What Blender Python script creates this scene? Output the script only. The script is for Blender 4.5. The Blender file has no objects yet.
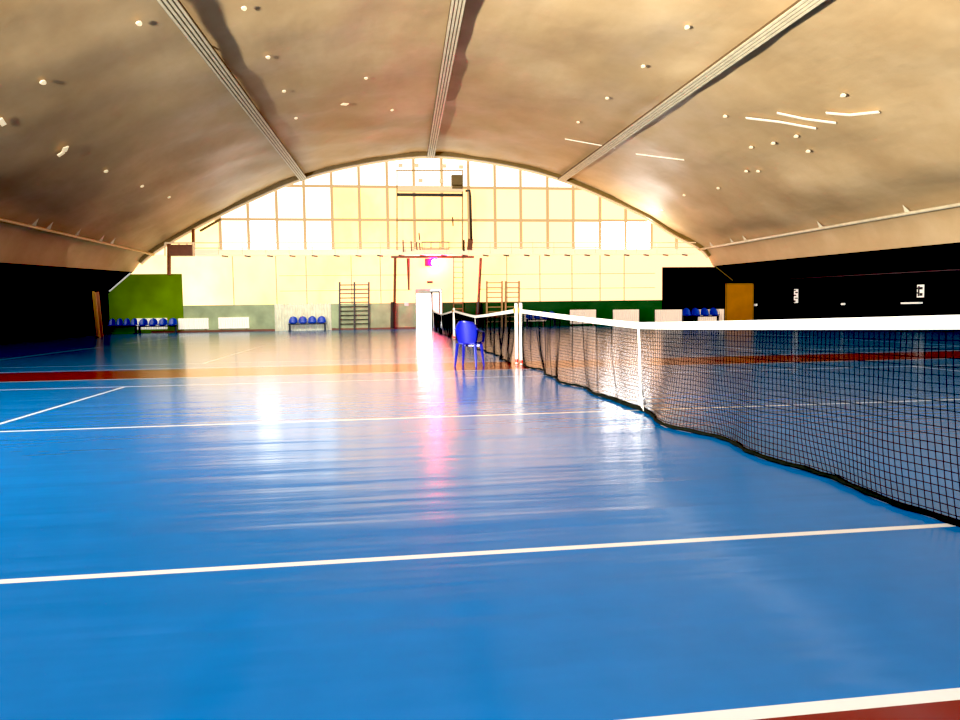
import bpy, math, random
from mathutils import Vector, Matrix
random.seed(7)
sc = bpy.context.scene
COL = sc.collection
# ------------------------------------------------------------------ camera
# world: X right across the courts (net plane X=0), Y along the nets to the far gable, Z up, metres
CX, CH, YAW, PITCH, ROLL, FPX = -2.66305564, 1.05988246, 0.138170217, -0.0684780763, -0.0133682436, 726.2
F = Vector((math.sin(YAW)*math.cos(PITCH), math.cos(YAW)*math.cos(PITCH), math.sin(PITCH)))
R0 = Vector((math.cos(YAW), -math.sin(YAW), 0)); U0 = R0.cross(F)
RV = R0*math.cos(ROLL)+U0*math.sin(ROLL); UV = U0*math.cos(ROLL)-R0*math.sin(ROLL)
CAM = Vector((CX, 0, CH))
cd = bpy.data.cameras.new('camera'); cam = bpy.data.objects.new('camera', cd); COL.objects.link(cam)
cd.sensor_width = 36; cd.lens = 36*FPX/960; cd.clip_end = 400; cd.clip_start = .05
M = Matrix((RV, UV, -F)).transposed().to_4x4(); M.translation = CAM
cam.matrix_world = M
sc.camera = cam

def ray(px, py): return F + RV*((px-480)/FPX) - UV*((py-360)/FPX)
def atY(px, py, Y):                      # survey a point that lies on the plane Y = const
    d = ray(px, py); return CAM + d*(Y/d.y)
def atX(px, py, X):
    d = ray(px, py); return CAM + d*((X-CX)/d.x)
def onfloor(px, py):
    d = ray(px, py); return CAM + d*(-CH/d.z)

YC = 7.19966                             # centre line of the near court
YW = 44.0                                # far gable wall
def wz(px, py): p = atY(px, py, YW); return p.x, p.z

# ------------------------------------------------------------------ materials
def newmat(name):
    m = bpy.data.materials.new(name); m.use_nodes = True
    nt = m.node_tree; b = nt.nodes['Principled BSDF']
    return m, nt, b
def L(nt, a, b): nt.links.new(a, b)
def srgb(r, g, b):
    f = lambda c: (c/255/12.92 if c/255 <= .04045 else ((c/255+.055)/1.055)**2.4)
    return (f(r), f(g), f(b), 1)
def noise(nt, scale, detail=3, vec=None, rough=.5):
    n = nt.nodes.new('ShaderNodeTexNoise'); n.inputs['Scale'].default_value = scale
    n.inputs['Detail'].default_value = detail; n.inputs['Roughness'].default_value = rough
    if vec is not None: L(nt, vec, n.inputs['Vector'])
    return n
def objco(nt, scale=(1,1,1), loc=(0,0,0)):
    t = nt.nodes.new('ShaderNodeTexCoord'); mp = nt.nodes.new('ShaderNodeMapping')
    mp.inputs['Scale'].default_value = scale; mp.inputs['Location'].default_value = loc
    L(nt, t.outputs['Object'], mp.inputs['Vector']); return mp.outputs['Vector']
def ramp(nt, fac, stops):
    r = nt.nodes.new('ShaderNodeValToRGB'); e = r.color_ramp.elements
    while len(e) < len(stops): e.new(.5)
    for i, (p, c) in enumerate(stops): e[i].position = p; e[i].color = c
    L(nt, fac, r.inputs['Fac']); return r.outputs['Color']
def simple(name, col, rough=.5, metal=0, var=.12, scale=4, spec=.5):
    m, nt, b = newmat(name)
    n = noise(nt, scale, 4, objco(nt))
    c = srgb(*col); lo = tuple(x*(1-var) for x in c[:3])+(1,); hi = tuple(min(1, x*(1+var)) for x in c[:3])+(1,)
    L(nt, ramp(nt, n.outputs['Fac'], [(.3, lo), (.7, hi)]), b.inputs['Base Color'])
    b.inputs['Roughness'].default_value = rough; b.inputs['Metallic'].default_value = metal; b.inputs['Specular IOR Level'].default_value = spec
    return m
def emissive(name, col, strength, var=None, scale=(.3,.3,.3), base=None):
    m, nt, b = newmat(name)
    b.inputs['Base Color'].default_value = base or srgb(*col); b.inputs['Roughness'].default_value = .5
    if var:
        n = noise(nt, 1, 4, objco(nt, scale)); stops = [(p, srgb(*c)) for p, c in var]
        L(nt, ramp(nt, n.outputs['Fac'], stops), b.inputs['Emission Color'])
    else: b.inputs['Emission Color'].default_value = srgb(*col)
    b.inputs['Emission Strength'].default_value = strength
    return m

def floor_mat(name, col, wear=.1):
    m, nt, b = newmat(name)
    co = objco(nt)
    n = noise(nt, .35, 5, co); n2 = noise(nt, 6, 5, co)
    c = srgb(*col); lo = tuple(x*(1-wear) for x in c[:3])+(1,); hi = tuple(min(1, x*(1+wear)) for x in c[:3])+(1,)
    mix = nt.nodes.new('ShaderNodeMath'); mix.operation = 'ADD'
    L(nt, n.outputs['Fac'], mix.inputs[0]); mul = nt.nodes.new('ShaderNodeMath'); mul.operation = 'MULTIPLY'; mul.inputs[1].default_value = .35
    L(nt, n2.outputs['Fac'], mul.inputs[0]); L(nt, mul.outputs[0], mix.inputs[1])
    L(nt, ramp(nt, mix.outputs[0], [(.45, lo), (.9, hi)]), b.inputs['Base Color'])
    b.inputs['Roughness'].default_value = FLOOR_ROUGH
    b.inputs['IOR'].default_value = 1.44; b.inputs['Specular Tint'].default_value = (.05, .3, .8, 1)
    # long low ripples of the rolled vinyl, running across the nets
    r1 = noise(nt, 1, 3, objco(nt, (.22, 2.6, 1)), .55)
    r2 = noise(nt, 1, 2, objco(nt, (.9, 7.5, 1)), .5)
    r3 = noise(nt, 70, 2, co)
    def madd(a, k, bb=None):
        x = nt.nodes.new('ShaderNodeMath'); x.operation = 'MULTIPLY_ADD'; x.inputs[1].default_value = k
        L(nt, a, x.inputs[0])
        if bb is not None: L(nt, bb, x.inputs[2])
        else: x.inputs[2].default_value = 0
        return x.outputs[0]
    h = madd(r1.outputs['Fac'], RIP1, madd(r2.outputs['Fac'], RIP2, madd(r3.outputs['Fac'], .00006)))
    # the sheet lies flatter on the courts further back
    sx = nt.nodes.new('ShaderNodeSeparateXYZ'); L(nt, co, sx.inputs[0])
    mr = nt.nodes.new('ShaderNodeMapRange'); L(nt, sx.outputs['Y'], mr.inputs['Value'])
    for k_, v_ in (('From Min', 7.5), ('From Max', 13.5), ('To Min', 1), ('To Max', .22)): mr.inputs[k_].default_value = v_
    hm = nt.nodes.new('ShaderNodeMath'); hm.operation = 'MULTIPLY'; L(nt, h, hm.inputs[0]); L(nt, mr.outputs[0], hm.inputs[1]); h = hm.outputs[0]
    bp = nt.nodes.new('ShaderNodeBump'); bp.inputs['Strength'].default_value = 1; bp.inputs['Distance'].default_value = 1
    L(nt, h, bp.inputs['Height']); L(nt, bp.outputs['Normal'], b.inputs['Normal'])
    return m
FLOOR_ROUGH, RIP1, RIP2 = .18, .0105, .0016

def membrane_mat():
    m, nt, b = newmat('tan roof membrane')
    n = noise(nt, .22, 6, objco(nt), .6)
    col = ramp(nt, n.outputs['Fac'], [(.25, srgb(172, 142, 100)), (.5, srgb(194, 165, 122)), (.75, srgb(214, 188, 146))])
    L(nt, col, b.inputs['Base Color'])
    b.inputs['Roughness'].default_value = .5; b.inputs['Specular IOR Level'].default_value = .16
    b.inputs['IOR'].default_value = 1.5
    a = noise(nt, 1, 3, objco(nt, (.4, .22, .4)), .5); c = noise(nt, 1, 3, objco(nt, (1.6, .5, 1.6)), .5)
    x = nt.nodes.new('ShaderNodeMath'); x.operation = 'MULTIPLY_ADD'; x.inputs[1].default_value = .12
    L(nt, c.outputs['Fac'], x.inputs[0]); L(nt, a.outputs['Fac'], x.inputs[2])
    bp = nt.nodes.new('ShaderNodeBump'); bp.inputs['Strength'].default_value = .5; bp.inputs['Distance'].default_value = .22
    L(nt, x.outputs[0], bp.inputs['Height']); L(nt, bp.outputs['Normal'], b.inputs['Normal'])
    return m

MT = {}
MT['blue'] = floor_mat('blue vinyl court', (0, 110, 194), .14)
MT['red'] = floor_mat('red vinyl surround', (116, 22, 16), .2)
MT['line'] = floor_mat('white court line paint', (232, 236, 240), .05)
MT['membrane'] = membrane_mat()
MT['rail'] = simple('pale rail metal', (206, 194, 162), .5)
MT['rail_dark'] = simple('brown rail groove', (96, 74, 48), .6)
MT['arch'] = simple('olive arch steel', (120, 98, 52), .5)
MT['black'] = simple('black side curtain', (4, 4, 6), .9, var=.3, scale=.6, spec=0)
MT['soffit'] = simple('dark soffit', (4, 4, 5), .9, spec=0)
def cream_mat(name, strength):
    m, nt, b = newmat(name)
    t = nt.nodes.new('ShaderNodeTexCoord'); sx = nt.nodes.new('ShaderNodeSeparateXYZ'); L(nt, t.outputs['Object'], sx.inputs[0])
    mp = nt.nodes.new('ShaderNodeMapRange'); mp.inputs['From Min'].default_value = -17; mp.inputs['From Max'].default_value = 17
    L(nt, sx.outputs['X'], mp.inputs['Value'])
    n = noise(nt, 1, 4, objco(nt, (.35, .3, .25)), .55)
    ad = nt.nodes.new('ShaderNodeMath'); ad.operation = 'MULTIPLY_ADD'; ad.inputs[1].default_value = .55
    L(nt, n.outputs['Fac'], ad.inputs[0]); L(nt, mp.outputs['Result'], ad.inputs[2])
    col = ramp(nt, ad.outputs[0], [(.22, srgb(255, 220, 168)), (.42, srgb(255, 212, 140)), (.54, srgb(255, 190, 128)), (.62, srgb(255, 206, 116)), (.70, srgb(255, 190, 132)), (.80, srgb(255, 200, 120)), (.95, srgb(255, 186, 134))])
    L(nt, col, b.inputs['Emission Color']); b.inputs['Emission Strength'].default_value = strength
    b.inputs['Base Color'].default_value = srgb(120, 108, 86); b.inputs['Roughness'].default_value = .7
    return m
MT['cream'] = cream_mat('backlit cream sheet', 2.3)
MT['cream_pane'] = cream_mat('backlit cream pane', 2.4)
MT['white_pane'] = emissive('daylit window pane', (255, 250, 232), 2.6, base=srgb(90, 90, 88))
MT['hot_pane'] = emissive('sunlit window pane', (255, 255, 250), 15, base=srgb(90, 90, 88))
MT['warm_pane'] = emissive('bright window pane', (255, 254, 240), 5.5, base=srgb(90, 90, 88))
MT['mullion'] = emissive('glowing pale mullion', (255, 206, 140), .62, base=srgb(120, 100, 75))  # backlight put into the mullions as their own glow
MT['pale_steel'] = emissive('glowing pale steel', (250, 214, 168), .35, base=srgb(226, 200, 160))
MT['catwalk'] = emissive('glowing catwalk steel', (255, 224, 186), .62, base=srgb(235, 210, 175))  # deck steel glows a little, its lit look is emission
MT['thinline'] = simple('tan steel', (196, 160, 104), .5)
MT['brown'] = simple('brown steel', (128, 72, 40), .5)
MT['dark'] = simple('dark steel', (52, 44, 34), .5)
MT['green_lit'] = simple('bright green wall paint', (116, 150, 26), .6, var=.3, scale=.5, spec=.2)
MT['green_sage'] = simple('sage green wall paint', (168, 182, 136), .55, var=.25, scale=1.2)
MT['green_shade'] = simple('shaded green wall paint', (36, 76, 38), .6, var=.35, scale=.6, spec=.2)  # wall right of the door, its backlit shade put into the colour
MT['green_deep_shade'] = simple('deeply shaded green wall paint', (14, 34, 16), .7, var=.5, scale=.5, spec=.05)  # right end of the wall, darkness against the backlight painted in
MT['radiator'] = emissive('glowing white enamel', (255, 248, 228), .42, base=srgb(246, 240, 225))  # bright look added to the enamel as glow
MT['radiator_dim'] = emissive('glowing cream enamel', (255, 224, 200), .35, base=srgb(240, 225, 205))  # same added glow, weaker and warmer
MT['seat_blue'] = simple('blue plastic seat', (10, 66, 190), .35)
MT['chair_blue'] = simple('royal blue plastic', (10, 18, 126), .35)
MT['seat_frame'] = simple('black seat frame', (22, 24, 34), .5)
MT['ochre'] = simple('ochre board', (200, 128, 14), .5, var=.12, scale=1.5)
MT['plank'] = simple('yellow timber', (150, 108, 34), .6)
MT['white'] = simple('white paint', (240, 238, 230), .45, var=.04)
MT['post'] = simple('white post enamel', (246, 242, 232), .35, var=.05)
MT['red_tape'] = simple('red tape', (214, 40, 22), .5)
MT['tape'] = emissive('glowing net tape', (255, 253, 245), .1, base=srgb(205, 202, 192))  # headband and strap glow faintly, as if brightly lit
MT['net'] = simple('black netting cord', (6, 5, 7), .8, spec=.1)
MT['rope'] = simple('dark hem rope', (14, 16, 11), .9, var=.4, scale=20, spec=.1)
MT['door'] = simple('grey white door paint', (214, 206, 184), .5)
MT['door_dark'] = simple('brown door frame', (70, 56, 30), .5)
MT['door_glass'] = emissive('bright door glass', (255, 250, 226), .5)
MT['outside'] = emissive('sunlit yard', (255, 255, 255), 7.0)
MT['lamp_red'] = emissive('red lamp glass', (255, 0, 90), 1000.0)
MT['lamp_core'] = emissive('white hot lamp', (255, 225, 235), 12.0)
MT['lamp_shell'] = emissive('red lamp housing', (255, 30, 40), .6, base=srgb(200, 20, 8))
MT['sign_green'] = simple('dark green sign', (52, 74, 30), .5)
MT['clip'] = emissive('glowing pale tag', (255, 230, 180), .45, base=srgb(250, 235, 200))  # faint glow put into the tags so they stand out
MT['strip'] = emissive('glowing pale strip', (255, 240, 210), .3, base=srgb(250, 240, 215))  # pale glow; in the right group it stands for sheen
MT['curtain'] = simple('pale pleated sheet', (255, 250, 216), .6)
MT['paper'] = emissive('glowing notice paper', (235, 235, 225), .35)  # faint glow put into notices, sockets, ledge and arch foot
MT['print'] = simple('dark print', (12, 14, 12), .7)

# ------------------------------------------------------------------ mesh builder
class MB:
    def __init__(s): s.v = []; s.f = []; s.mi = []
    def add(s, vs, fs, mi=0):
        o = len(s.v); s.v += [Vector(v) for v in vs]
        s.f += [tuple(i+o for i in f) for f in fs]; s.mi += [mi]*len(fs); return s
    def quad(s, a, b, c, d, mi=0): return s.add([a, b, c, d], [(0, 1, 2, 3)], mi)
    def box(s, x0, x1, y0, y1, z0, z1, mi=0):
        v = [(x, y, z) for z in (z0, z1) for y in (y0, y1) for x in (x0, x1)]
        return s.add(v, [(0,2,3,1),(4,5,7,6),(0,1,5,4),(2,6,7,3),(0,4,6,2),(1,3,7,5)], mi)
    def bar(s, a, b, w, h, up=(0,0,1), mi=0, w2=None, h2=None):          # tapered rectangular bar from a to b
        a, b = Vector(a), Vector(b); d = (b-a).normalized(); upv = Vector(up)
        if abs(d.dot(upv)) > .99: upv = Vector((0, 1, 0))
        x = d.cross(upv).normalized(); y = x.cross(d)
        w2 = w if w2 is None else w2; h2 = h if h2 is None else h2
        v = [p + x*(sx*ww/2) + y*(sy*hh/2) for p, ww, hh in ((a, w, h), (b, w2, h2)) for sx, sy in ((-1,-1),(1,-1),(1,1),(-1,1))]
        return s.add(v, [(0,1,2,3)[::-1],(4,5,6,7),(0,1,5,4),(1,2,6,5),(2,3,7,6),(3,0,4,7)], mi)
    def tube(s, pts, r, n=8, cap=True, mi=0):
        pts = [Vector(p) for p in pts]; o = len(s.v); ref = None
        for i, p in enumerate(pts):
            d = (pts[min(i+1, len(pts)-1)] - pts[max(i-1, 0)]).normalized()
            if ref is None:
                ref = Vector((0,0,1)) if abs(d.z) < .9 else Vector((1,0,0))
            x = d.cross(ref).normalized(); y = x.cross(d); ref = y
            rr = r[i] if isinstance(r, (list, tuple)) else r
            for k in range(n):
                t = 2*math.pi*k/n; s.v.append(p + x*(rr*math.cos(t)) + y*(rr*math.sin(t)))
        for i in range(len(pts)-1):
            for k in range(n):
                s.f.append((o+i*n+k, o+i*n+(k+1)%n, o+(i+1)*n+(k+1)%n, o+(i+1)*n+k)); s.mi.append(mi)
        if cap:
            s.f.append(tuple(o+k for k in range(n))[::-1]); s.mi.append(mi)
            s.f.append(tuple(o+(len(pts)-1)*n+k for k in range(n))); s.mi.append(mi)
        return s
    def grid(s, fn, nu, nv, mi=0):
        o = len(s.v)
        for j in range(nv+1):
            for i in range(nu+1): s.v.append(Vector(fn(i/nu, j/nv)))
        for j in range(nv):
            for i in range(nu):
                a = o+j*(nu+1)+i; s.f.append((a, a+1, a+nu+2, a+nu+1)); s.mi.append(mi)
        return s
    def build(s, name, mats, parent=None, smooth=False, bevel=0, solid=0):
        me = bpy.data.meshes.new(name)
        off = parent_world(parent)
        me.from_pydata([v-off for v in s.v], [], s.f)
        for m in (mats if isinstance(mats, (list, tuple)) else [mats]): me.materials.append(MT[m])
        me.polygons.foreach_set('material_index', s.mi)
        if smooth: me.polygons.foreach_set('use_smooth', [True]*len(me.polygons))
        me.update()
        o = bpy.data.objects.new(name, me); COL.objects.link(o)
        if parent: o.parent = parent
        if solid:
            md = o.modifiers.new('thickness', 'SOLIDIFY'); md.thickness = solid; md.offset = 0
        if bevel:
            md = o.modifiers.new('edges', 'BEVEL'); md.width = bevel; md.segments = 2; md.limit_method = 'ANGLE'
        return o
def parent_world(p):
    v = Vector((0,0,0))
    while p is not None: v = v + Vector(p.location); p = p.parent
    return v
def tag(o, label=None, cat=None, group=None, kind=None):
    if label: o['label'] = label
    if cat: o['category'] = cat
    if group: o['group'] = group
    if kind: o['kind'] = kind
    return o
def thing(name, label, cat, loc=(0,0,0), group=None):
    o = bpy.data.objects.new(name, None); COL.objects.link(o); o.location = loc; o.empty_display_size = .2
    return tag(o, label, cat, group)
def copy_tree(o, loc, rz, label, group=None):
    r = o.copy(); COL.objects.link(r); r.location = loc; r.rotation_euler.z = rz; r['label'] = label
    if group: r['group'] = group
    for ch in list(o.children):
        c = ch.copy(); COL.objects.link(c); c.parent = r
        for g in list(ch.children):
            d = g.copy(); COL.objects.link(d); d.parent = c
    return r
def struct(o): return tag(o, kind='structure')

# ------------------------------------------------------------------ floor with painted courts
YC2, YC3 = 20.35, 33.62
XL, XR = -21, 22
lines = []                                # (x0,x1,y0,y1)
LW = .05
for yc in (YC, YC2, YC3):
    for dy in (-5.485, -4.115, 4.115, 5.485):
        w = .05 if abs(dy) < 5 else .055
        lines.append((-11.9, 11.9, yc+dy-w/2, yc+dy+w/2))
    lines.append((-6.4, 6.4, yc-LW/2, yc+LW/2))
    for x in (-6.4, 6.4): lines.append((x-LW/2, x+LW/2, yc-4.115, yc+4.115))
    for x in (-11.885, 11.885): lines.append((x-LW/2, x+LW/2, yc-5.485, yc+5.485))
redz = [(XL, XR, -6, YC-5.485), (XL, XR, YC+5.485, YC2-5.7)]
xs = sorted({XL, XR, *[v for l in lines for v in l[:2]]}); ys = sorted({-6.0, YW+2.5, *[v for l in lines+redz for v in l[2:]]})
fl = MB(); idx = {}
for j, y in enumerate(ys):
    for i, x in enumerate(xs): idx[i, j] = len(fl.v); fl.v.append(Vector((x, y, 0)))
for j in range(len(ys)-1):
    for i in range(len(xs)-1):
        cxx, cyy = (xs[i]+xs[i+1])/2, (ys[j]+ys[j+1])/2
        k = 0
        if any(a < cxx < b and c < cyy < d for a, b, c, d in redz): k = 1
        if any(a < cxx < b and c < cyy < d for a, b, c, d in lines): k = 2
        fl.f.append((idx[i, j], idx[i+1, j], idx[i+1, j+1], idx[i, j+1])); fl.mi.append(k)
struct(fl.build('floor', ['blue', 'red', 'line']))

# ------------------------------------------------------------------ roof membrane
far_px = [(133,272),(150,253),(194,226),(250,198),(303,176),(365,161),(430,154),(495,161),(560,177),(632,208),(672,232),(701,248),(713,266)]
A = [wz(*p) for p in far_px]              # (x,z) at the far gable
# drift per metre towards the viewer (the tent is not a perfect extrusion)
dr = [(0,-.030),(0,-.008),(-.008,-.026),(-.022,-.012),(-.032,-.004),(-.032,0),(-.034,0),(-.014,0),(0,0),(0,-.004),(0,-.012),(0,-.009),(0,-.018)]
def catmull(P, n):
    out = []
    for i in range(len(P)-1):
        p0 = P[max(i-1,0)]; p1 = P[i]; p2 = P[i+1]; p3 = P[min(i+2, len(P)-1)]
        for k in range(n):
            t = k/n
            out.append(tuple(.5*((2*b)+(-a+c)*t+(2*a-5*b+4*c-d)*t*t+(-a+3*b-3*c+d)*t**3) for a, b, c, d in zip(p0, p1, p2, p3)))
    return out + [tuple(P[-1])]
def section(Y, n=6):
    d = YW-Y
    P = [(a[0]+g[0]*d, a[1]+g[1]*d) for a, g in zip(A, dr)]
    return catmull(P, n)
def node(i, Y): d = YW-Y; return Vector((A[i][0]+dr[i][0]*d, Y, A[i][1]+dr[i][1]*d))
NS = len(section(0))-1
def memb(u, v):
    Y = YW + .25 - v*(YW+6.25); P = section(Y); x, z = P[min(NS, int(round(u*NS)))]
    w = .05*math.sin(Y*.9+x*.7)+.04*math.sin(Y*2.1-x*1.3)+.03*math.sin(x*2.6+Y*.35)
    e = min(u, 1-u)*8; return (x, Y, z + w*min(1, e)*min(1, (YW+.25-Y)/1.5))
struct(MB().grid(memb, NS, 90).build('ceiling', 'membrane', smooth=True))
# dark soffits from the hem of the membrane out to the side walls
def soff(i, xw, zw0, zw1):
    m = MB()
    for k in range(10):
        y0 = -6+k*5.025; y1 = y0+5.025
        a, b = node(i, y0), node(i, y1)
        m.quad(a, b, (xw, y1, zw0+(zw1-zw0)*(k+1)/10), (xw, y0, zw0+(zw1-zw0)*k/10))
    return m
XWL, XWR = atY(108.5, 300, 44.0).x, 21.4
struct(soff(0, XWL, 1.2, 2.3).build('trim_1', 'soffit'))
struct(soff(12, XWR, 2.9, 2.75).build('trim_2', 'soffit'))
struct(MB().box(XWL-.15, XWL, -6, YW+.2, 0, 2.4).build('wall_left', 'black'))
struct(MB().box(XWR, XWR+.15, -6, YW+.2, 0, 2.95).build('wall_right', 'black'))
# steel arch that edges the gable
def arch(name, y, dz, w, h, mat):
    m = MB(); P = section(YW); a = P[4:-4]
    for i in range(len(a)-1):
        m.bar((a[i][0], y, a[i][1]+dz), (a[i+1][0], y, a[i+1][1]+dz), w, h, up=(0,1,0))
    return struct(m.build(name, mat))
arch('trim_3', YW-.45, -.1, .22, .18, 'arch')
arch('trim_4', YW-.12, -.22, .12, .12, 'pale_steel')

# ------------------------------------------------------------------ far gable wall
def rect(m, x0, y0, x1, y1, mi=0, Y=YW):   # photo-surveyed rectangle on the wall plane
    a, b, c, d = atY(x0, y1, Y), atY(x1, y1, Y), atY(x1, y0, Y), atY(x0, y0, Y)
    return m.quad(a, b, c, d, mi)
w = MB()
xl, xr = XWL, XWR
def X(px): return wz(px, 300)[0]
Zc = wz(400, 303)[1]                       # top of the green dado
Zs = wz(400, 254)[1]                       # catwalk line
Zl, Zr = wz(150, 274)[1], wz(690, 267)[1]
dx0, dx1, dzt = X(416.5), X(441), wz(428, 290)[1]
def wq(x0, x1, z0, z1, mi): w.quad((x0, YW, z0), (x1, YW, z0), (x1, YW, z1), (x0, YW, z1), mi)
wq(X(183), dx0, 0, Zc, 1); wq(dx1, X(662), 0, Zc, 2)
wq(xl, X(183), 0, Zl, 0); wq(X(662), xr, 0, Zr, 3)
# cream sheet band
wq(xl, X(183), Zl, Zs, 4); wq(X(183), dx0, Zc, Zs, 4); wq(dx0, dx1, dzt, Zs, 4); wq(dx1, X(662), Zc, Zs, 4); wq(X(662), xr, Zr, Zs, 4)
struct(w.build('wall_far', ['green_lit', 'green_sage', 'green_shade', 'green_deep_shade', 'cream']))
# seams and braces of the cream sheet
m = MB()
for px in (234, 277, 307, 352, 381, 507, 540, 572, 600, 624):
    x = X(px); m.box(x-.03, x+.03, YW-.03, YW-.005, Zc, Zs)
for pz in (275, 290):
    z = wz(400, pz)[1]; m.box(X(280), dx0-.3, YW-.025, YW-.005, z-.02, z+.02); m.box(X(480), X(655), YW-.025, YW-.005, z-.02, z+.02)
struct(m.build('trim_5', 'mullion'))
# baseboard
m = MB(); m.box(X(150), X(335), YW-.06, YW-.002, 0, .12); m.box(X(335), dx0-.1, YW-.06, YW-.002, 0, .1)
struct(m.build('baseboard_far', 'brown'))

# glazing of the gable: one window, panes row by row between the mullions
arcP = section(YW, 12)
def arc_z(x):
    for p, q in zip(arcP, arcP[1:]):
        if p[0] <= x <= q[0]: return p[1]+(q[1]-p[1])*(x-p[0])/(q[0]-p[0]+1e-9)
    return 0
mull = [X(p) for p in (196, 223, 251, 279.5, 307, 334.5, 361.7, 389.5, 416, 443.6, 470, 496, 521.5, 548, 573.5, 600, 625.5, 651, 676)]
zr = [Zs, wz(400, 220)[1], wz(400, 187)[1], 12.0]
panes = MB()
for i in range(len(mull)-1):
    for r in range(3):
        n = 4
        for k in range(n):
            xa = mull[i]+(mull[i+1]-mull[i])*k/n; xb = mull[i]+(mull[i+1]-mull[i])*(k+1)/n
            za, zb = min(zr[r+1], arc_z(xa)-.1), min(zr[r+1], arc_z(xb)-.1)
            if za <= zr[r] and zb <= zr[r]: continue
            if r == 2: mi = 0
            elif r == 0 and i == 2: mi = 3
            elif i < 5: mi = 0
            elif r == 0 and i in (15, 16): mi = 2
            elif r == 0 and i == 14: mi = 0
            else: mi = 1
            if i in (0, 17): mi = 1
            panes.quad((xa, YW+.02, zr[r]), (xb, YW+.02, zr[r]), (xb, YW+.02, max(zb, zr[r])), (xa, YW+.02, max(za, zr[r])), mi)
# the ends of the gable beside the glazing stay cream sheet
for xa0, xb0 in ((A[0][0]-.3, mull[0]), (mull[-1], A[12][0]+.3)):
    for k in range(8):
        xa = xa0+(xb0-xa0)*k/8; xb = xa0+(xb0-xa0)*(k+1)/8
        za, zb = arc_z(xa)-.1, arc_z(xb)-.1
        if za <= Zs and zb <= Zs: continue
        panes.quad((xa, YW+.02, Zs), (xb, YW+.02, Zs), (xb, YW+.02, max(zb, Zs)), (xa, YW+.02, max(za, Zs)), 1)
win = bpy.data.objects.new('window_1', None); COL.objects.link(win); struct(win); win.location = (0, YW, Zs)
panes.build('window_pane', ['white_pane', 'cream_pane', 'hot_pane', 'warm_pane'], win)
m = MB()
for i, x in enumerate(mull):
    t = arc_z(x)-.15
    if t > Zs+.2: m.box(x-.085, x+.085, YW-.06, YW+.01, Zs, t)
for z in zr[1:3]:
    xs_ = [x for x in [mull[0]+(mull[-1]-mull[0])*k/200 for k in range(201)] if arc_z(x)-.2 > z]
    m.box(xs_[0], xs_[-1], YW-.05, YW+.01, z-.08, z+.08)
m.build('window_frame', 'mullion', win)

# ------------------------------------------------------------------ door in the far wall
def bars(m, pts, r=.03, n=6):
    for a, b in pts: m.tube([a, b], r, n)
d1 = bpy.data.objects.new('door_1', None); COL.objects.link(d1); d1.location = (dx0, YW, 0); struct(d1)
m = MB(); m.box(dx0-.07, dx0, YW-.05, YW+.12, 0, dzt+.07); m.box(dx1, dx1+.07, YW-.05, YW+.12, 0, dzt+.07); m.box(dx0, dx1, YW-.05, YW+.12, dzt, dzt+.07)
m.build('door_frame', 'door', d1)
xm = X(431)
m = MB()                                    # right leaf, standing half open with a glazed panel
lf0, lf1 = xm, X(440.5)
for a, b, c, d in ((lf0, lf0+.09, 0, dzt-.05), (lf1-.09, lf1, 0, dzt-.05), (lf0, lf1, dzt-.15, dzt-.05), (lf0, lf1, 0, .9)):
    m.box(a, b, YW+.03, YW+.09, c, d)
lf = m.build('door_leaf', 'door_dark', d1)
MB().box(lf0+.09, lf1-.09, YW+.05, YW+.06, .9, dzt-.15).build('glass_panel', 'door_glass', lf)
m = MB(); m.box(dx0, xm, YW+.03, YW+.08, wz(420, 294)[1], dzt); m.build('transom_panel', 'door', d1)
struct(MB().quad((dx0-3, YW+2.2, 0), (dx1+3, YW+2.2, 0), (dx1+3, YW+2.2, 4), (dx0-3, YW+2.2, 4)).build('exterior_wall', 'outside'))

# ------------------------------------------------------------------ gable steelwork
def wp(px, py, dy=0): return atY(px, py, YW-dy)
# catwalk with brackets
t = thing('catwalk', 'long pale steel catwalk with brackets running across the gable under the windows', 'catwalk', wp(165, 256, .5))
x0, x1 = X(200), X(690); zt = wz(400, 255)[1]
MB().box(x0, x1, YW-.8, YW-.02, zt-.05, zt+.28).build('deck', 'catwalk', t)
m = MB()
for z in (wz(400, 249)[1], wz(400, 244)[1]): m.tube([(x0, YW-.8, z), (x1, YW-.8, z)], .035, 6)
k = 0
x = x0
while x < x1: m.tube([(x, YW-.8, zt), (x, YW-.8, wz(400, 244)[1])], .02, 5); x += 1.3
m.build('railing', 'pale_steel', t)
for i in range(25):
    x = x0+1.6+i*1.25
    if x > x1-.5: break
    b = MB(); b.bar((x-.14, YW-.8, zt-.09), (x+.2, YW-.75, zt-.13), .1, .07); b.build('bracket', 'dark' if i % 3 else 'arch', t)
# end platform at the left
p = wp(170, 275, .6)
t = thing('end_platform', 'brown boxed platform on a post at the left end of the catwalk', 'platform', (p.x, p.y, p.z))
q0, q1 = wp(170, 256, .6), wp(193, 245, .6)
MB().box(q0.x, q1.x, YW-.9, YW-.3, q0.z, q1.z).build('side_panel', 'brown', t)
MB().tube([wp(169, 275, .6), wp(169, 244, .6)], .11, 8).build('post', 'brown', t)
m = MB(); m.tube([wp(165, 243, .7), wp(194, 243, .7)], .05, 6)
for px in (165, 179, 187, 193): m.tube([wp(px, 243, .7), wp(px, 256, .7)], .04, 6)
m.build('guard_rail', 'pale_steel', t)
tag(MB().tube([wp(193.2, 229, .2), wp(193.2, 251, .2)], .09, 8).build('strut', 'brown'), 'short dark upright strut between arch and left catwalk end', 'strut')
tag(MB().tube([wp(200, 231, .4), wp(221, 219, .4)], .07, 6).build('brace_rod', 'arch'), 'slanted brown brace rod beside the arch above the left catwalk end', 'rod')
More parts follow.
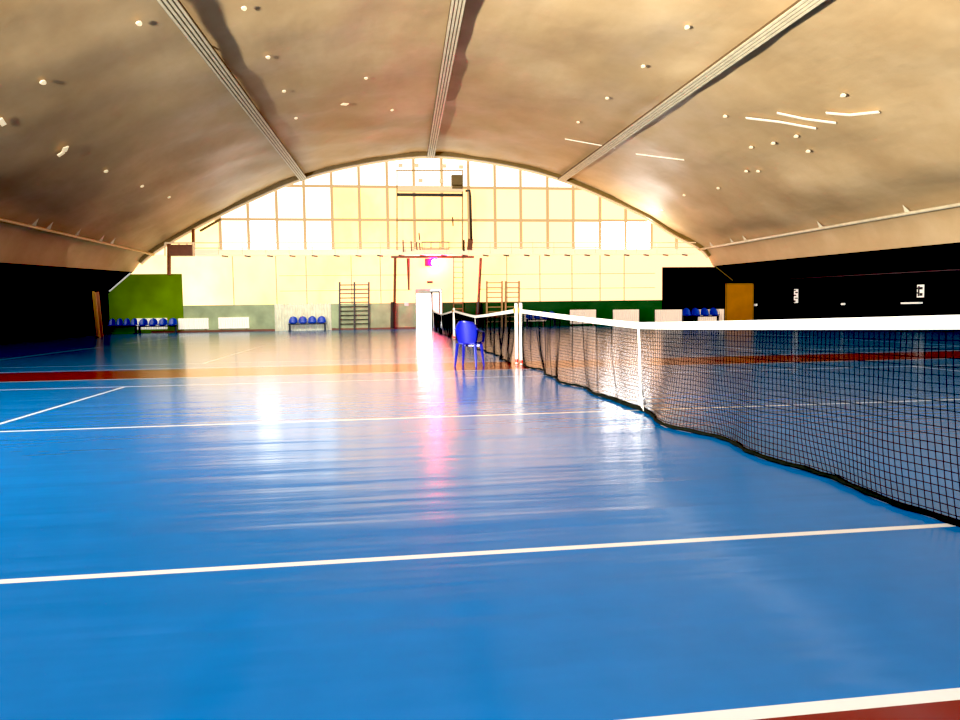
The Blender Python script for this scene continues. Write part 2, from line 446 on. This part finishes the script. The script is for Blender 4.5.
# basketball gantry
p = wp(397, 250, 1.2)
t = thing('gantry', 'tall thin steel gantry frame in the middle of the gable windows', 'gantry', (p.x, p.y, p.z))
G = 1.2
for px in (397, 462.5): MB().tube([wp(px, 250, G), wp(px, 170, G)], .04, 6).build('upright', 'thinline', t)
for py, r, mt in ((170.5, .04, 'thinline'), (220.5, .025, 'thinline')):
    MB().tube([wp(396, py, G), wp(463, py, G)], r, 6).build('cross_bar', mt, t)
MB().bar(wp(397, 194.7, G), wp(463, 195.2, G), .16, .16).build('platform_beam', 'dark', t)
a, b = wp(398, 191, G), wp(463, 186.5, G)
MB().box(a.x, b.x, YW-G-.1, YW-G+.5, a.z, b.z).build('platform', 'pale_steel', t)
for px, py in ((400.5, 165.5), (416.5, 165.5), (444, 166), (461, 167), (420.5, 180.5), (441.5, 181)):
    c = wp(px, py, G); m = MB(); m.box(c.x-.13, c.x+.13, c.y-.1, c.y+.1, c.z-.1, c.z+.1); m.build('spotlight', 'pale_steel', t, bevel=.03)
for px, y0, y1 in ((403, 240, 252), (411, 241, 251), (419, 233, 240), (416.5, 242, 250), (419.5, 243, 250), (452.5, 217, 226)):
    MB().bar(wp(px, y0, G), wp(px+.6, y1, G), .07, .07).build('fitting', 'brown', t)
m = MB(); m.tube([wp(422, 242, G), wp(449, 242, G)], .03, 6); m.tube([wp(422, 249, G), wp(449, 249, G)], .03, 6)
for px in (422, 431, 440, 449): m.tube([wp(px, 242, G), wp(px, 249.5, G)], .025, 6)
m.build('low_railing', 'thinline', t)
p = wp(450.5, 187, 1.0); q = wp(461.5, 177, 1.0)
o = MB().box(p.x, q.x, YW-1.75, YW-1.32, p.z, q.z).build('equipment_box', 'arch', bevel=.02); tag(o, 'square brown equipment box high on the gable gantry platform', 'box')
m = MB(); m.box(p.x+.05, q.x, YW-1.7, YW-1.4, wp(455, 190, 1)[2], p.z-.06); tag(m.build('junction_box', 'arch'), 'flat brown box just below the square box on the gantry', 'box')
# downpipe
t = thing('downpipe', 'dark vertical pipe on the gable right of the gantry', 'pipe', wp(471, 250, .95))
MB().tube([wp(465.5, 191, .95), wp(469.5, 190.5, .95), wp(470.2, 196, .95), wp(471.3, 240, .95)], .075, 8).build('pipe_run', 'dark', t, smooth=True)
MB().bar(wp(469.5, 250, .95), wp(470.5, 239, .95), .3, .12).build('pipe_valve', 'brown', t)
tag(MB().tube([wp(463.8, 251, .9), wp(463.8, 240, .9)], .06, 6).build('stub_pipe', 'dark'), 'short dark pipe stub beside the foot of the gantry', 'pipe')
# catwalk underside bar in the middle
tag(MB().bar(wp(391, 257, .9), wp(474, 257, .9), .1, .12).build('hanging_bar', 'brown'), 'long brown bar hung under the middle of the catwalk', 'bar')
# poles and ropes below the catwalk
o = MB().tube([wp(394.2, 329, .6), wp(394.6, 300, .6), wp(395.2, 258, .6)], .08, 8).build('slanted_pole', 'brown'); tag(o, 'thin brown pole from catwalk to floor left of the door', 'pole')
MB().tube([wp(392.8, 328.6, .62), wp(393.0, 302, .62)], .14, 8).build('lower_sleeve', 'dark', o)
tag(MB().tube([wp(408.8, 290, .6), wp(408.2, 258.5, .6)], [.05, .1], 8).build('hanging_rod', 'brown'), 'brown rod hanging from the catwalk above left of the door', 'rod')
o = MB().tube([wp(477.5, 329, .6), wp(478.6, 300, .6), wp(480.8, 258, .6)], .08, 8).build('slanted_pole', 'brown'); tag(o, 'thin brown slanted pole from catwalk to floor right of the ladder', 'pole')
MB().tube([wp(477.5, 328.6, .62), wp(478.4, 302, .62)], .13, 8).build('lower_sleeve', 'dark', o)
# ladder
t = thing('wall_ladder', 'narrow vertical steel ladder up to the catwalk right of the door', 'ladder', wp(458, 329, .3))
for px in (453.7, 463): MB().tube([wp(px, 328.5, .3), wp(px, 257, .3)], .03, 6).build('side_rail', 'arch', t)
for k in range(13):
    py = 262+k*5.2; MB().tube([wp(453.7, py, .3), wp(463, py, .3)], .018, 5).build('rung', 'thinline', t)
# wall bars
def wall_bars(label, xs_, top, mat, n):
    t = thing('wall_bars', label, 'wall bars', wp(xs_[0], 329.5, .2), 'gymnastic wall bars on the far wall')
    for px in xs_: 
        a = wp(px, 329.8, .2); a.z = 0; b = wp(px, top, .2); MB().bar(a, b, .1, .1).build('upright', mat, t)
    for x_a, x_b in zip(xs_, xs_[1:]):
        for k in range(n):
            z = .35+k*(wp(400, top, .2)[2]-.5)/(n-1)
            a = wp(x_a, 320, .2); b = wp(x_b, 320, .2)
            MB().tube([(a.x, a.y, z), (b.x, b.y, z)], .032, 6).build('rung', mat, t)
wall_bars('double wall bars with three uprights left of the door', (339.6, 354.4, 368.8), 282, 'dark', 10)
wall_bars('single wall bars between the brown slanted pole and the corner post', (486.8, 502), 281, 'thinline', 9)
wall_bars('single wall bars just above the double white net posts', (505.6, 519), 281, 'thinline', 9)
# lamp, sign, switch
t = thing('warning_lamp', 'glowing red lamp on the gable above the door', 'lamp', wp(431, 262, .3))
a, b = wp(425, 266, .3), wp(437.5, 258.5, .3)
MB().box(a.x, b.x, YW-.32, YW-.1, a.z, b.z).build('housing', 'lamp_shell', t, bevel=.04)
def ball(m, c, r, n=10):
    c = Vector(c)
    return m.grid(lambda u, v: c+Vector((r*math.sin(math.pi*v)*math.cos(2*math.pi*u), r*math.sin(math.pi*v)*math.sin(2*math.pi*u), r*math.cos(math.pi*v))), n, n//2)
ball(MB(), wp(434.0, 262, .45), .27, 16).build('lens', 'lamp_red', t, smooth=True)
ball(MB(), wp(434.6, 262.5, .66), .2, 16).build('bulb', 'lamp_core', t, smooth=True)
a, b = wp(427, 283.4, .05), wp(432.8, 281, .05)
tag(MB().box(a.x, b.x, YW-.06, YW-.005, a.z, b.z).build('door_sign', 'sign_green', bevel=.01), 'tiny dark green sign directly above the door', 'sign')
a, b = wp(404.3, 306, .05), wp(408.5, 302.2, .05)
tag(MB().box(a.x, b.x, YW-.08, YW-.005, a.z, b.z).build('switch_box', 'white', bevel=.01), 'small white box on the green wall left of the door', 'switch')

# ------------------------------------------------------------------ radiators
def radiator(x0, x1, y0, y1, label, mat='radiator', dy=.12):
    a = wp(x0, y1, dy); b = wp(x1, y0, dy)
    t = thing('radiator', label, 'radiator', (a.x, YW-dy, a.z), 'radiators along the far wall')
    n = max(8, int((b.x-a.x)/.13)); wv = (b.x-a.x)/n
    m = MB()
    for k in range(n): m.box(a.x+k*wv+.012, a.x+(k+1)*wv-.012, YW-dy-.05, YW-dy+.05, a.z, b.z)
    m.build('fins', mat, t, bevel=.012)
    m = MB(); m.box(a.x, b.x, YW-dy-.02, YW-dy+.02, b.z-.1, b.z-.04); m.box(a.x, b.x, YW-dy-.02, YW-dy+.02, a.z+.04, a.z+.1)
    m.build('header_pipe', mat, t)
    for x in (a.x+.15, b.x-.2): MB().box(x, x+.05, YW-dy-.03, YW-dy+.03, 0, a.z+.05).build('foot', 'brown', t)
radiator(136, 167, 318, 329.6, 'white radiator behind the blue seats nearest the left corner', dy=.1)
radiator(178.5, 208.5, 318, 329.4, 'white radiator beside the end of the long blue seat row on the left')
radiator(218.5, 249, 317, 328.8, 'white radiator on sage green wall between the left radiator and the striped sheet')
radiator(524, 546, 314, 321.5, 'low cream radiator behind the blue seats seen through the net', 'radiator_dim', dy=.1)
radiator(570, 596, 309.5, 324, 'cream radiator above net tape, first to the right of the seats behind the net', 'radiator_dim')
radiator(613, 639, 309.4, 324, 'cream radiator showing above the net tape left of the centre strap', 'radiator_dim')
radiator(655, 682, 309.4, 324, 'cream radiator showing above the net tape right of the centre strap', 'radiator_dim')
radiator(698, 724, 309, 323, 'cream radiator behind blue seats beside the ochre board', 'radiator_dim', dy=.1)
# pleated sheet behind the middle seats
m = MB(); a, b = wp(275, 328.5, .08), wp(331, 303.5, .08); n = 40
for k in range(n):
    x = a.x+(b.x-a.x)*k/n; x2 = a.x+(b.x-a.x)*(k+1)/n; d = .05 if k % 2 else 0
    m.quad((x, YW-.06-d, 0), (x2, YW-.11+d, 0), (x2, YW-.11+d, b.z), (x, YW-.06-d, b.z))
tag(m.build('pleated_sheet', 'curtain'), 'pale vertically pleated sheet on the wall behind the middle blue seats', 'sheet')

# ------------------------------------------------------------------ blue bench seats
def seat_bench(label, x0, x1, ytop, ybase, n, Y, shade='seat_blue'):
    a = atY(x0, ybase, Y); b = atY(x1, ybase, Y); zt_ = atY(x0, ytop, Y).z
    t = thing('seat_bench', label, 'bench seats', ((a.x+b.x)/2, Y, 0), 'rows of blue plastic seats')
    wv = (b.x-a.x)/n; zs = zt_*.55
    for k in range(n):
        c = a.x+wv*(k+.5); hw = wv*.45
        m = MB()
        def back(u, v):
            uu = 2*u-1; z = zs+.0+(zt_-zs)*v*(1-.22*uu**2 if v > .5 else 1-.22*uu**2*2*v)
            return (c+hw*uu*(1-.25*v**3), Y+.16+.08*v-.07*uu*uu*(1), z)
        m.grid(back, 10, 8)
        m.grid(lambda u, v: (c+hw*(2*u-1)*(.92+.08*v), Y-.24+.4*v-.03*math.sin(math.pi*u)*0, zs+.05*(2*u-1)**2-.05*math.sin(math.pi*v)*.6), 10, 6)
        m.build('seat', shade, t, smooth=True, solid=.03)
    MB().box(a.x, b.x, Y-.03, Y+.05, zs-.1, zs-.03).build('beam', 'seat_frame', t)
    for x in (a.x+.08, b.x-.08):
        m = MB(); m.box(x-.06, x+.06, Y-.03, Y+.05, 0, zs-.08); m.box(x-.06, x+.06, Y-.3, Y+.25, 0, .05); m.build('leg', 'seat_frame', t)
seat_bench('four blue seats closest to the dark left wall, in front of bare green wall', 108, 137.5, 318.5, 333, 4, YW-1.0)
seat_bench('four blue seats in front of the leftmost white radiator', 138.2, 177.5, 318.5, 333.5, 4, YW-1.0)
seat_bench('four blue seats in front of the pale pleated sheet', 288.5, 326.5, 316.5, 331, 4, YW-.8)
seat_bench('blue seats seen through the net just right of the double posts', 526, 556, 311.5, 326, 4, YW-.8)
seat_bench('blue seats in front of the radiator beside the ochre board', 683, 719, 308, 324, 4, YW-.8)

# ------------------------------------------------------------------ boards and side walls
a, b = wp(725, 328, .5), wp(753.5, 283, .5)
t = thing('wooden_board', 'ochre wooden board standing upright in the dark corner at the right', 'board', ((a.x+b.x)/2, YW-.5, 0))
MB().box(a.x, b.x, YW-.55, YW-.49, 0, b.z).build('panel', 'ochre', t, bevel=.01)
m = MB()
for x in (a.x+.04, b.x-.04): m.box(x-.04, x+.04, YW-.58, YW-.545, 0, b.z)
m.box(a.x, b.x, YW-.58, YW-.545, b.z-.08, b.z); m.build('edge_strip', 'plank', t)
# leaning timber on the left
g = onfloor(98.5, 337.5)
t = thing('leaning_timber', 'yellow timber beam leaning in the dark gap before the left green wall', 'timber', (g.x, g.y, 0))
tp = atY(94, 292, g.y+.6)
MB().bar((g.x, g.y, 0), (tp.x, tp.y, tp.z), .28, .1, up=(1,0,.1)).build('beam', 'plank', t, bevel=.01)
MB().bar((g.x+.17, g.y-.02, 0), (tp.x+.17, tp.y-.02, tp.z), .06, .12, up=(1,0,.1)).build('edge_batten', 'brown', t)
# foot struts of the end arch
tag(MB().bar(wp(130, 273, .3), wp(109, 291, .3), .16, .1).build('arch_foot', 'paper'), 'pale slanted arch foot at the left edge of the green wall', 'strut')
tag(MB().tube([wp(715, 266, .3), wp(733, 280.5, .3)], .04, 6).build('stay_rod', 'arch'), 'thin slanted steel stay at the right foot of the end arch', 'rod')
# right side wall: faint beam, notices, ledge
m = MB()
for k in range(8):
    p0 = atX(757+k*26, 280.5-k*1.4, XWR-.1); p1 = atX(757+(k+1)*26, 280.5-(k+1)*1.4, XWR-.1); m.bar(p0, p1, .06, .07)
struct(m.build('trim_6', 'seat_frame'))
def side_notice(label, x0, y0, x1, y1, marks):
    a = atX(x0, y1, XWR-.05); b = atX(x1, y0, XWR-.05)
    t = thing('notice_sign', label, 'notice', (XWR-.05, (a.y+b.y)/2, a.z), None)
    MB().box(XWR-.06, XWR-.03, min(a.y, b.y), max(a.y, b.y), a.z, b.z).build('sheet', 'paper', t)
    m = MB(); yy0, yy1 = max(a.y, b.y), min(a.y, b.y)
    for u0, v0, u1, v1 in marks:
        m.box(XWR-.07, XWR-.058, *sorted((yy0+(yy1-yy0)*u0, yy0+(yy1-yy0)*u1)), a.z+(b.z-a.z)*v0, a.z+(b.z-a.z)*v1)
    m.build('print', 'print', t)
side_notice('pale narrow notice on the black right wall, nearer the ochre board', 794, 289, 798, 303, [(0, .05, .45, .2), (.3, .3, 1, .38), (0, .5, .6, .6), (.35, .7, 1, .8), (0, .88, .5, .95)])
side_notice('pale framed notice on the black right wall above the white ledge', 917, 284.5, 924, 297.5, [(.15, .1, .4, .9), (.4, .62, .85, .82), (.45, .12, .85, .35), (0, .3, .12, .42), (0, .66, .12, .8)])
def side_box(name, label, cat, x0, y0, x1, y1, mat, th=.1):
    a = atX(x0, y1, XWR); b = atX(x1, y0, XWR)
    tag(MB().box(XWR-th, XWR-.002, min(a.y, b.y), max(a.y, b.y), a.z, b.z).build(name, mat, bevel=.01), label, cat)
side_box('wall_ledge', 'white ledge on the black right wall below the framed notice', 'ledge', 904.5, 302, 923, 304, 'paper', .2)
side_box('wall_socket', 'tiny white socket on the black wall right beside the ochre board', 'socket', 755, 303.8, 757.5, 306, 'paper')
side_box('wall_socket', 'tiny white socket midway along the black right wall', 'socket', 842.5, 303, 845.5, 305, 'paper')

# ------------------------------------------------------------------ roof rails
def rail(label, i, wd, drop, nhook, n_rib=4):
    p0 = node(i, YW-.6); t = thing('ceiling_rail', label, 'rail', p0, 'long rails under the roof membrane')
    def P(Y, off, dz):
        c = node(i, Y); d = (node(i+1, Y)-node(i-1, Y)); d.y = 0; d.normalize(); nrm = Vector((d.z, 0, -d.x))
        return c + d*off + nrm*(drop+dz)
    m = MB()
    st = [YW-.6-k*(YW+5)/12 for k in range(13)]
    ref = (node(i+1, 20)-node(i-1, 20)); ref.y = 0; ref.normalize(); up = Vector((-ref.z, 0, ref.x))
    for y0, y1 in zip(st, st[1:]): m.bar(P(y0, 0, 0), P(y1, 0, 0), wd, .08, up=up)
    ch = m.build('channel', 'rail_dark', t)
    for k in range(n_rib):
        m = MB(); o = (k-(n_rib-1)/2)*wd/n_rib
        for y0, y1 in zip(st, st[1:]): m.bar(P(y0, o, .06), P(y1, o, .06), wd/n_rib*.62, .06, up=up)
        m.build('rib', 'rail', t)
    for k in range(8):
        y = 2+k*5.2; MB().bar(P(y, 0, -.02), P(y, 0, -drop), .06, .06).build('hanger', 'rail_dark', t)
    return t, P
rail('grooved pale rail under the roof, left of the crown', 4, .44, .30, 0)
rail('grooved pale rail along the crown of the roof', 6, .44, .30, 0)
rail('grooved pale rail under the roof, right of the crown', 8, .44, .30, 0)
def eave(label, i, hooks, mat):
    t = thing('eave_rail', label, 'rail', node(i, YW-.4), 'eave rails low on the membrane')
    s = 1 if i < 6 else -1
    pts = [node(i, YW-.4-k*(YW+5)/12)+Vector((s*.3, 0, -.12)) for k in range(13)]
    MB().tube(pts, .07, 8).build('pipe', mat, t, smooth=True)
    for px, py in hooks:
        y_ = YW-1                                # walk along the pipe to the surveyed column
        while y_ > 6:
            c = node(i, y_)+Vector((s*.3, 0, -.08)); d = c-CAM
            if (480+FPX*d.dot(RV)/d.dot(F)-px)*s < 0: break
            y_ -= .05
        m = MB(); h = .34*max(.6, c.y/40+.2)
        m.add([c+Vector((0, -.16, 0)), c+Vector((0, .16, 0)), c+Vector((s*.1, 0, 0)), c+Vector((s*.22, 0, .3))], [(0,1,3),(1,2,3),(2,0,3),(0,2,1)])
        m.build('hook', 'rail', t)
eave('thin pipe rail along the left eave of the roof', 1, [(33, 227), (48, 231), (76, 236), (100, 240.5), (111, 243)], 'thinline')
eave('thin pale pipe rail along the right eave of the roof', 11, [(712.5, 245), (733, 241.5), (745.5, 239), (821, 226.5), (907, 214)], 'rail')

# small pale tags stuck to the membrane
def on_roof(px, py):
    d = ray(px, py); prev = None; t = 6.0
    while t < 60:
        p = CAM + d*t
        if p.y > YW: return None
        P = section(p.y, 4)
        for (xa, za), (xb, zb) in zip(P, P[1:]):
            if xa <= p.x <= xb:
                z = za+(zb-za)*(p.x-xa)/(xb-xa+1e-9)
                if p.z >= z-.16: return p, Vector((zb-za, 0, -(xb-xa))).normalized()
        t += .05
    return None
tags = [(268, 57, 'below the dark membrane band beside the left rail'), (284, 91, 'second along the dark membrane band'), (296, 118, 'third along the dark membrane band'),
        (244, 8, 'highest beside the left rail'), (139, 23, 'left of the left rail near the top'), (43, 82, 'alone on the far left membrane'),
        (106, 171, 'on the left membrane below the bent tag'), (142, 186, 'on the left membrane near the arch'), (169, 197, 'lowest on the left membrane'),
        (392, 110, 'left of the crown rail, low'), (366, 78, 'left of the crown rail'), (687, 27, 'highest right of the crown rail'), (643, 66, 'right of the crown rail, second from the top'),
        (607, 98, 'right of the crown rail, third from the top'), (578, 122, 'close above the right rail near the arch'), (725, 116, 'under the right rail'),
        (684, 195, 'above the right eave, left of the tag cluster'), (718, 188, 'above the right eave beside the tag cluster'), (662, 210, 'lowest above the right arch'),
        (751, 147, 'top of the right tag cluster'), (773, 143, 'upper right of the right tag cluster'), (746, 171, 'lower left of the right tag cluster'),
        (758, 171, 'lower right of the right tag cluster'), (808, 151, 'far right of the tag cluster'), (796, 136, 'right membrane below the glint strips'), (843, 95, 'right membrane above the glint strips')]
proto = None
for px, py, where in tags:
    r = on_roof(px, py)
    if not r: continue
    p, n = r; s = .07
    d = Vector((0, 1, 0)); tng = d.cross(n).normalized()
    q = MB()
    ring = [p + tng*(s*(1-.35*math.sin(a_))*math.cos(a_)) + d*(s*1.7*math.sin(a_)) for a_ in [2*math.pi*k/10 for k in range(10)]]
    q.add(ring+[v+n*.03 for v in ring], [tuple(range(10)), tuple(range(10, 20))[::-1]]+[(k, (k+1) % 10, 10+(k+1) % 10, 10+k) for k in range(10)])
    o = q.build('membrane_tag', 'clip'); tag(o, 'small pale drop-shaped tag on the membrane, '+where, 'tag', 'pale tags stuck to the roof membrane')
def patch(name, label, cat, pts, wd, mat, group=None):
    P = [on_roof(*p) for p in pts]; m = MB()
    for (a, n), (b, n2) in zip(P, P[1:]): m.bar(a, b, wd, .03, up=n)
    tag(m.build(name, mat), label, cat, group)
patch('bent_tag', 'bright bent strip of tape on the left membrane', 'tape', [(58, 156), (64, 152), (66, 147)], .17, 'clip')
patch('round_patch', 'round white patch with a dark edge left of the crown rail', 'patch', [(342, 104), (347.5, 104.5)], .2, 'clip')
patch('pale_strip', 'bright tape scrap at the left photo edge of the membrane', 'tape', [(0, 119), (4, 125)], .13, 'clip')
g_ = 'painted glint strips on the right membrane'  # glints of the membrane's sheen, modelled as pale strips
patch('pale_strip', 'painted glint strip, first from the left of the right membrane group', 'tape', [(746, 118), (780, 122), (816, 128.5)], .1, 'strip', g_)
patch('pale_strip', 'painted glint strip, middle of the right membrane group', 'tape', [(777, 113), (805, 119), (836, 123)], .1, 'strip', g_)
patch('pale_strip', 'painted glint strip, last at the right of the membrane group', 'tape', [(826, 113), (850, 115), (879, 112)], .1, 'strip', g_)
patch('pale_strip', 'thin pale strip crossing the right rail near the arch', 'tape', [(565, 139), (590, 143.5), (615, 148)], .07, 'strip')
patch('pale_strip', 'thin pale strip below the right rail near the arch', 'tape', [(636, 154), (660, 157), (684, 160)], .07, 'strip')

# ------------------------------------------------------------------ nets
def top_z(y): return .914+.156*(abs(y)/6.4)**1.15
def bulge(y, t):                          # t: 0 at the floor, 1 at the tape; belly of the slack net towards the viewer's side
    s = 1-t
    b = .05*math.sin(y*2.1+.6)+.04*math.sin(y*4.7)+.20*math.exp(-((y+.9)/.75)**2)-.12*math.exp(-((y-.3)/.5)**2)+.05*math.sin(y*.8)
    return -(b*s**2.2) + .012*math.sin(y*9+t*2)*math.sin(math.pi*t)
def zlow(y): return .006
def gather(y, t):                         # vertical strands bunch in folds and trail at the foot
    g = .0
    for k, yy in enumerate((.9, 1.5, 2.1, 2.6, 3.3, 3.9, 4.3, 5.0, 5.5)):
        d = y-yy; g += -.75*d*math.exp(-(d/.085)**2)
    return y + g - .28*(1-t)**3*(1 if y > 0 else .4)*max(0, 1-abs(y)/6.5)
def net_pt(y, t): zt_ = top_z(y)-.035; return Vector((bulge(y, t), gather(y, t), zlow(y)+(zt_-zlow(y))*t))
def strand(m, pts, r):
    o = len(m.v)
    for i, p in enumerate(pts):
        d = (pts[min(i+1, len(pts)-1)]-pts[max(i-1, 0)]).normalized()
        ref = Vector((1, 0, 0)); x = d.cross(ref).normalized()
        m.v += [p+x*r, p-x*(r*.5)+ref*(r*.87), p-x*(r*.5)-ref*(r*.87)]
    for i in range(len(pts)-1):
        for k in range(3):
            m.f.append((o+i*3+k, o+i*3+(k+1) % 3, o+(i+1)*3+(k+1) % 3, o+(i+1)*3+k)); m.mi.append(0)
net = thing('tennis_net', 'nearest tennis net, black mesh under a broad white tape', 'net', (0,0,0), 'tennis nets in line down the hall')
m = MB(); NV, NH = 300, 23
for i in range(NV+1):
    y = -6.33+12.66*i/NV; strand(m, [net_pt(y, k/14) for k in range(15)], .0029)
for j in range(NH+1):
    t_ = j/NH; strand(m, [net_pt(-6.33+12.66*k/300, t_) for k in range(301)], .0029)
m.build('netting', 'net', net)
m = MB()
ys_ = [-6.34+12.68*k/60 for k in range(61)]
for s_, e_ in zip(ys_, ys_[1:]):
    def sec(y): 
        z = top_z(y); wv = .002*math.sin(y*7); return [(-.009+wv, y, z-.068), (.009+wv, y, z-.068), (.009+wv, y, z), (-.009+wv, y, z)]
    a, b = sec(s_), sec(e_); m.add(a+b, [(0,1,5,4),(1,2,6,5),(2,3,7,6),(3,0,4,7)])
m.build('headband', 'tape', net)
m = MB(); m.tube([(0, y, top_z(y)-.008) for y in [-6.375]+ys_+[6.375]], .006, 6); m.build('cable', 'dark', net)
m = MB(); m.tube([net_pt(-6.33+12.66*k/160, 0)+Vector((.006*math.sin(k*1.9), 0, .010+.003*math.sin(k*1.3)+.004*abs(math.sin(k*.21)))) for k in range(161)],
                 [.014+.006*abs(math.sin(k*.83))+.012*math.exp(-((k-88)/9)**2) for k in range(161)], 7); m.build('hem_rope', 'rope', net, smooth=True)
m = MB(); pts = [net_pt(-.02, k/10)+Vector((-.014, 0, 0)) for k in range(11)]
for a, b in zip(pts, pts[1:]): m.bar(a, b, .05, .006, up=(1,0,0))
m.build('center_strap', 'tape', net)
net.location = (0, YC, 0)
copy_tree(net, (.05, YC2, 0), -.011, 'second tennis net, just behind the blue plastic chair', 'tennis nets in line down the hall')
copy_tree(net, (.24, YC3, 0), -.0156, 'farthest tennis net, ending beside the bright door', 'tennis nets in line down the hall')

def post(x, y, label, hi=1.17):
    t = thing('net_post', label, 'post', (x, y, 0), 'white net posts')
    MB().tube([(x, y, 0), (x, y, hi)], .03, 16).build('shaft', 'post', t, smooth=True)
    MB().tube([(x, y, hi), (x, y, hi+.015)], .025, 12).build('cap', 'white', t)
    MB().tube([(x, y, .03), (x, y, .10)], .0315, 16, cap=False).build('red_band', 'red_tape', t, smooth=True)
    MB().tube([(x, y, 0), (x, y, .012)], .065, 16).build('base_plate', 'brown', t)
    m = MB(); m.box(x-.058, x-.024, y-.03, y+.03, 1.0, 1.09); m.build('winch', 'plank', t, bevel=.01)
post(.03, YC+6.42, 'front post of the white pair holding the nearest net')
post(.0, YC2-6.42, 'rear post of the white pair holding the second net')
post(.12, YC2+6.42, 'white post rising behind the blue chair back', 1.14)
post(.14, YC3-6.42, 'white post close behind the one at the blue chair', 1.12)
post(.34, YC3+6.42, 'farthest white net post beside the door', 1.1)
post(0, YC-6.42, 'nearest white net post at the end of the near net')

# ------------------------------------------------------------------ blue plastic armchair
def monobloc(loc, rz, label):
    t = thing('plastic_armchair', label, 'chair', (0, 0, 0))
    # local: +Y is forward, seat at .43
    def seat(u, v):
        uu = 2*u-1; y = -.2+.43*v; wd = .215+.03*v
        return (uu*wd, y, .425+.015*v-.025*math.sin(math.pi*v)*(1-uu*uu)+(-.05 if v > .93 else 0)+.02*uu**4)
    MB().grid(seat, 14, 14).build('seat', 'chair_blue', t, smooth=True, solid=.014)
    def bk(u, v):
        uu = 2*u-1; wd = (.225+.055*math.sin(math.pi*min(1, v*.75)))*(1 if v < .55 else math.sqrt(max(.0, 1-((v-.55)/.62)**2.4)))
        z = .42+.43*v-.03*uu*uu*v; y = -.2-.16*v+.16*uu*uu*(.5+.5*v)
        return (uu*wd, y, z)
    m = MB(); nu, nv = 22, 18; m.grid(bk, nu, nv)
    kill = set()
    for j in range(nv):
        for i in range(nu):
            u, v = (i+.5)/nu, (j+.5)/nv
            pass
            pass
    m.f = [f for k, f in enumerate(m.f) if k not in kill]; m.mi = [0]*len(m.f)
    m.build('backrest', 'chair_blue', t, smooth=True, solid=.014)
    for s in (-1, 1):
        P = [Vector((s*.275, -.2, .70)), Vector((s*.30, -.05, .66)), Vector((s*.305, .1, .645)), Vector((s*.295, .22, .62)), Vector((s*.275, .27, .52)), Vector((s*.255, .27, .44))]
        Q = catmull([tuple(p) for p in P], 5); m = MB()
        for a, b in zip(Q, Q[1:]): m.bar(a, b, .055, .018, up=(0, 0, 1) if abs((Vector(b)-Vector(a)).normalized().z) < .7 else (0, 1, 0))
        m.build('armrest', 'chair_blue', t, smooth=False)
        for y0, y1 in ((.22, .27), (-.2, -.27)):
            m = MB(); m.bar((s*.225, y0, .43), (s*.275, y1, 0), .07, .06, w2=.04, h2=.035); m.build('leg', 'chair_blue', t, bevel=.008)
    for sgn in (0,):
        MB().box(-.2, .2, .2, .225, .36, .43).build('apron', 'chair_blue', t, bevel=.006)
    t.location = loc; t.rotation_euler.z = rz
    t.scale = (.8, .66, 1.02)
    return t
g = onfloor(469.5, 366.5)
chair = monobloc((g.x, g.y, 0), math.radians(-32), 'royal blue plastic armchair standing left of the double white net posts')

# ------------------------------------------------------------------ light
w_ = bpy.data.worlds.new('daylight'); sc.world = w_; w_.use_nodes = True
nt = w_.node_tree; bg = nt.nodes['Background']; bg.inputs['Color'].default_value = (.85, .92, 1, 1); bg.inputs['Strength'].default_value = .9
def area(name, loc, target, sx, sy, power, col, spread=180):
    l = bpy.data.lights.new(name, 'AREA'); l.shape = 'RECTANGLE'; l.size = sx; l.size_y = sy; l.energy = power; l.color = col; l.spread = math.radians(spread)
    o = bpy.data.objects.new(name, l); COL.objects.link(o); o.location = loc
    o.rotation_euler = (Vector(target)-Vector(loc)).to_track_quat('-Z', 'Y').to_euler()
    return o
area('rear_gable_daylight', (-9, -5.5, 5.0), (-4, 10, 0), 16, 6, 1150, (.95, .97, 1), 120)
area('low_side_light', (-14, 1.5, 1.3), (5, 19, 11), 1.1, 1.1, 6900, (1, .94, .82), 95)  # added unseen low light that throws the rail shadows to the right
area('far_wall_fill', (-9, 34, 3.6), (-9, 44, 1.6), 14, 1.2, 200, (1, .95, .85), 70)  # added fill lamp with no source here, brightens the green far wall

sc.view_settings.view_transform = 'Standard'
sc.view_settings.look = 'None'
sc.view_settings.exposure = 0
sc.view_settings.use_curve_mapping = True      # camera tone response: slightly crushed blacks
cm = sc.view_settings.curve_mapping; cm.black_level = (.024, .022, .018); cm.white_level = (.98, .98, .98); cm.update()
sc.cycles.use_denoising = True
sc.cycles.max_bounces = 8
sc.cycles.sample_clamp_indirect = 20
